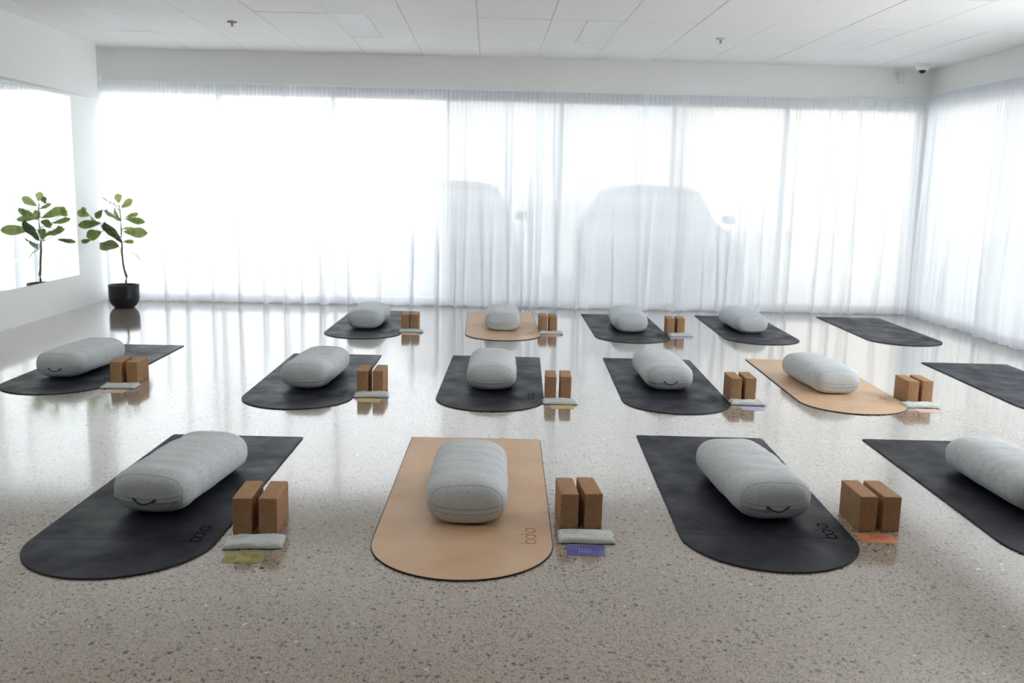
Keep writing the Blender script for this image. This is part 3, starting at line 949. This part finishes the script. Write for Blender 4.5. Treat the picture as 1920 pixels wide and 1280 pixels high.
def make_car(paint):
    r = empty('parked_car')
    Lc, Wc = 4.3, 1.80
    def loft(secs, mat, name, parent):
        bm = bmesh.new(); rings = []
        for y, pts in secs:
            full = [(x, z) for x, z in pts] + [(-x, z) for x, z in pts[::-1]]
            rings.append([bm.verts.new((x, y, z)) for x, z in full])
        n = len(rings[0])
        for A, B in zip(rings[:-1], rings[1:]):
            for k in range(n): bm.faces.new((A[k], A[(k + 1) % n], B[(k + 1) % n], B[k]))
        bm.faces.new(rings[0][::-1]); bm.faces.new(rings[-1])
        bmesh.ops.subdivide_edges(bm, edges=bm.edges[:], cuts=1, smooth=.6, use_grid_fill=True)
        return mesh_obj(name, bm, mat, parent, True)
    def sec(hw, zb, zm, zt, cr):
        return [(0.001, zb), (hw * .75, zb), (hw * .97, zb + .10), (hw, zm), (hw * .97, zt - .08), (hw * .86, zt), (hw * .4, zt + cr), (0.001, zt + cr)]
    body = [(0, sec(.70, .32, .45, .60, .02)), (.05, sec(.80, .22, .45, .68, .03)), (.35, sec(.88, .18, .5, .82, .04)), (.9, sec(.895, .18, .55, .92, .05)),
            (1.3, sec(.90, .18, .55, .97, .04)), (2.6, sec(.90, .18, .6, 1.0, .0)), (3.6, sec(.895, .18, .6, 1.02, .0)), (4.15, sec(.86, .22, .6, 1.0, .02)), (4.3, sec(.76, .30, .6, .90, .01))]
    loft(body, paint, 'body_shell', r)
    cab = [(1.12, [(0.001, .90), (.72, .90), (.74, .93), (.73, .95), (.70, .96), (.60, .97), (.3, .98), (.001, .98)]),
           (1.75, [(0.001, .90), (.80, .90), (.80, 1.0), (.68, 1.24), (.60, 1.36), (.50, 1.41), (.25, 1.44), (.001, 1.445)]),
           (2.6, [(0.001, .90), (.82, .90), (.81, 1.0), (.69, 1.30), (.62, 1.40), (.52, 1.45), (.25, 1.475), (.001, 1.48)]),
           (3.5, [(0.001, .90), (.80, .90), (.80, 1.0), (.68, 1.24), (.60, 1.36), (.50, 1.41), (.25, 1.44), (.001, 1.445)]),
           (4.1, [(0.001, .90), (.70, .90), (.72, .95), (.70, 1.0), (.66, 1.02), (.6, 1.03), (.3, 1.04), (.001, 1.04)])]
    loft(cab, M['car_glass'], 'cabin_glazing', r)
    roof = [(1.70, [(0.001, 1.35), (.50, 1.35), (.60, 1.33), (.635, 1.34), (.62, 1.38), (.52, 1.42), (.25, 1.455), (.001, 1.46)]),
            (2.6, [(0.001, 1.38), (.52, 1.38), (.62, 1.36), (.655, 1.37), (.64, 1.41), (.54, 1.455), (.25, 1.485), (.001, 1.49)]),
            (3.55, [(0.001, 1.35), (.50, 1.35), (.60, 1.33), (.635, 1.34), (.62, 1.38), (.52, 1.42), (.25, 1.455), (.001, 1.46)])]
    loft(roof, paint, 'roof_panel', r)
    for sx in (-1, 1):
        b = bmesh.new(); box(b, sx * .86, sx * 1.02, 1.35, 1.50, .97, 1.09, .03, 3)
        mesh_obj('wing_mirror', b, paint, r, True)
        b = bmesh.new(); box(b, sx * .48, sx * .78, -.005, .16, .56, .68, .03, 3)
        mesh_obj('headlamp', b, M['headlamp'], r, True)
        for yy in (.85, 3.45):
            b = bmesh.new(); bmesh.ops.create_cone(b, cap_ends=True, segments=32, radius1=.33, radius2=.33, depth=.21)
            bmesh.ops.rotate(b, verts=b.verts[:], matrix=Matrix.Rotation(PI / 2, 3, 'Y'))
            bmesh.ops.translate(b, verts=b.verts[:], vec=(sx * .80, yy, .33))
            w = mesh_obj('wheel', b, M['tyre'], r)
            b = bmesh.new(); bmesh.ops.create_cone(b, cap_ends=True, segments=24, radius1=.21, radius2=.19, depth=.03)
            bmesh.ops.rotate(b, verts=b.verts[:], matrix=Matrix.Rotation(PI / 2, 3, 'Y'))
            bmesh.ops.translate(b, verts=b.verts[:], vec=(sx * .915, yy, .33))
            mesh_obj('rim', b, M['alloy'], w)
    mesh_obj('grille', box(bmesh.new(), -.45, .45, -.012, .05, .36, .54, .02), M['tyre'], r)
    mesh_obj('number_plate', box(bmesh.new(), -.19, .19, -.03, -.015, .39, .50, .004), M['plate'], r)
    return r
c1 = make_car(M['car_paint2']); c1.location = (-.50, 11.35, GZ)
tag(c1, 'grey blue parked car dimly seen through the curtain, left of the two', 'car', 'cars parked outside the windows')
c2 = make_car(M['car_paint']); c2.location = (2.33, 11.35, GZ)
tag(c2, 'blue parked car dimly seen through the curtain, right of the two', 'car', 'cars parked outside the windows')

bd = empty('building', (13.5, 34, GZ))
b = bmesh.new(); box(b, -5.5, 6, 0, 8, 0, 7.5)
w_ = mesh_obj('facade', b, M['facade'], bd)
mesh_obj('roof_parapet', box(bmesh.new(), -5.7, 6.2, -.2, 8.2, 7.5, 7.9), M['ext_wall'], bd)
mesh_obj('door', box(bmesh.new(), 1.2, 2.4, -.05, .05, 0, 2.2), M['ext_wall'], bd)
tag(bd, 'cream building across the street, faint behind the right end of the back curtain', 'building')

# ------------------------------------------------------------------ light
w = bpy.data.worlds.new('overcast_bright_sky'); scene.world = w; w.use_nodes = True
nt = w.node_tree; bg = nt.nodes['Background']
bg.inputs[0].default_value = (.955, .98, 1.0, 1); bg.inputs[1].default_value = 11.0
sd = bpy.data.lights.new('sun', 'SUN'); sd.energy = 22.0; sd.angle = rad(1.5); sd.color = (1, .96, .9)
so = bpy.data.objects.new('sun', sd); link(so)
# sun stands behind the camera and to the left, so the street side of the room is in the building's shade
d = Vector((.35, 1.0, -.86)).normalized()
so.rotation_euler = d.to_track_quat('-Z', 'Y').to_euler(); so.location = (-10, -20, 20)

# ------------------------------------------------------------------ camera
cd = bpy.data.cameras.new('camera'); co = bpy.data.objects.new('camera', cd); link(co)
F = 1752.64
pitch, roll, yaw, ch = .1651515, -.02227043, .02772017, 1.32466
fwd = Vector((math.sin(yaw) * math.cos(pitch), math.cos(yaw) * math.cos(pitch), -math.sin(pitch)))
right = Vector((math.cos(yaw), -math.sin(yaw), 0)); down = fwd.cross(right)
c_, s_ = math.cos(roll), math.sin(roll)
r2 = right * c_ + down * s_; d2 = -right * s_ + down * c_
co.matrix_world = Matrix(((r2.x, -d2.x, -fwd.x, 0), (r2.y, -d2.y, -fwd.y, 0), (r2.z, -d2.z, -fwd.z, ch), (0, 0, 0, 1)))
cd.sensor_width = 36; cd.lens = F / 1920 * 36; cd.clip_end = 300; cd.clip_start = .05
cd.dof.use_dof = True; cd.dof.focus_distance = 4.6; cd.dof.aperture_fstop = 3.5
scene.camera = co

scene.view_settings.view_transform = 'Standard'
scene.view_settings.look = 'None'
scene.view_settings.exposure = .28
scene.view_settings.gamma = 1
scene.view_settings.use_curve_mapping = False
scene.cycles.max_bounces = 12
scene.cycles.diffuse_bounces = 8
scene.cycles.glossy_bounces = 6
scene.cycles.transmission_bounces = 8
scene.cycles.transparent_max_bounces = 24
scene.cycles.sample_clamp_indirect = 8
scene.cycles.caustics_reflective = True
scene.cycles.use_denoising = True
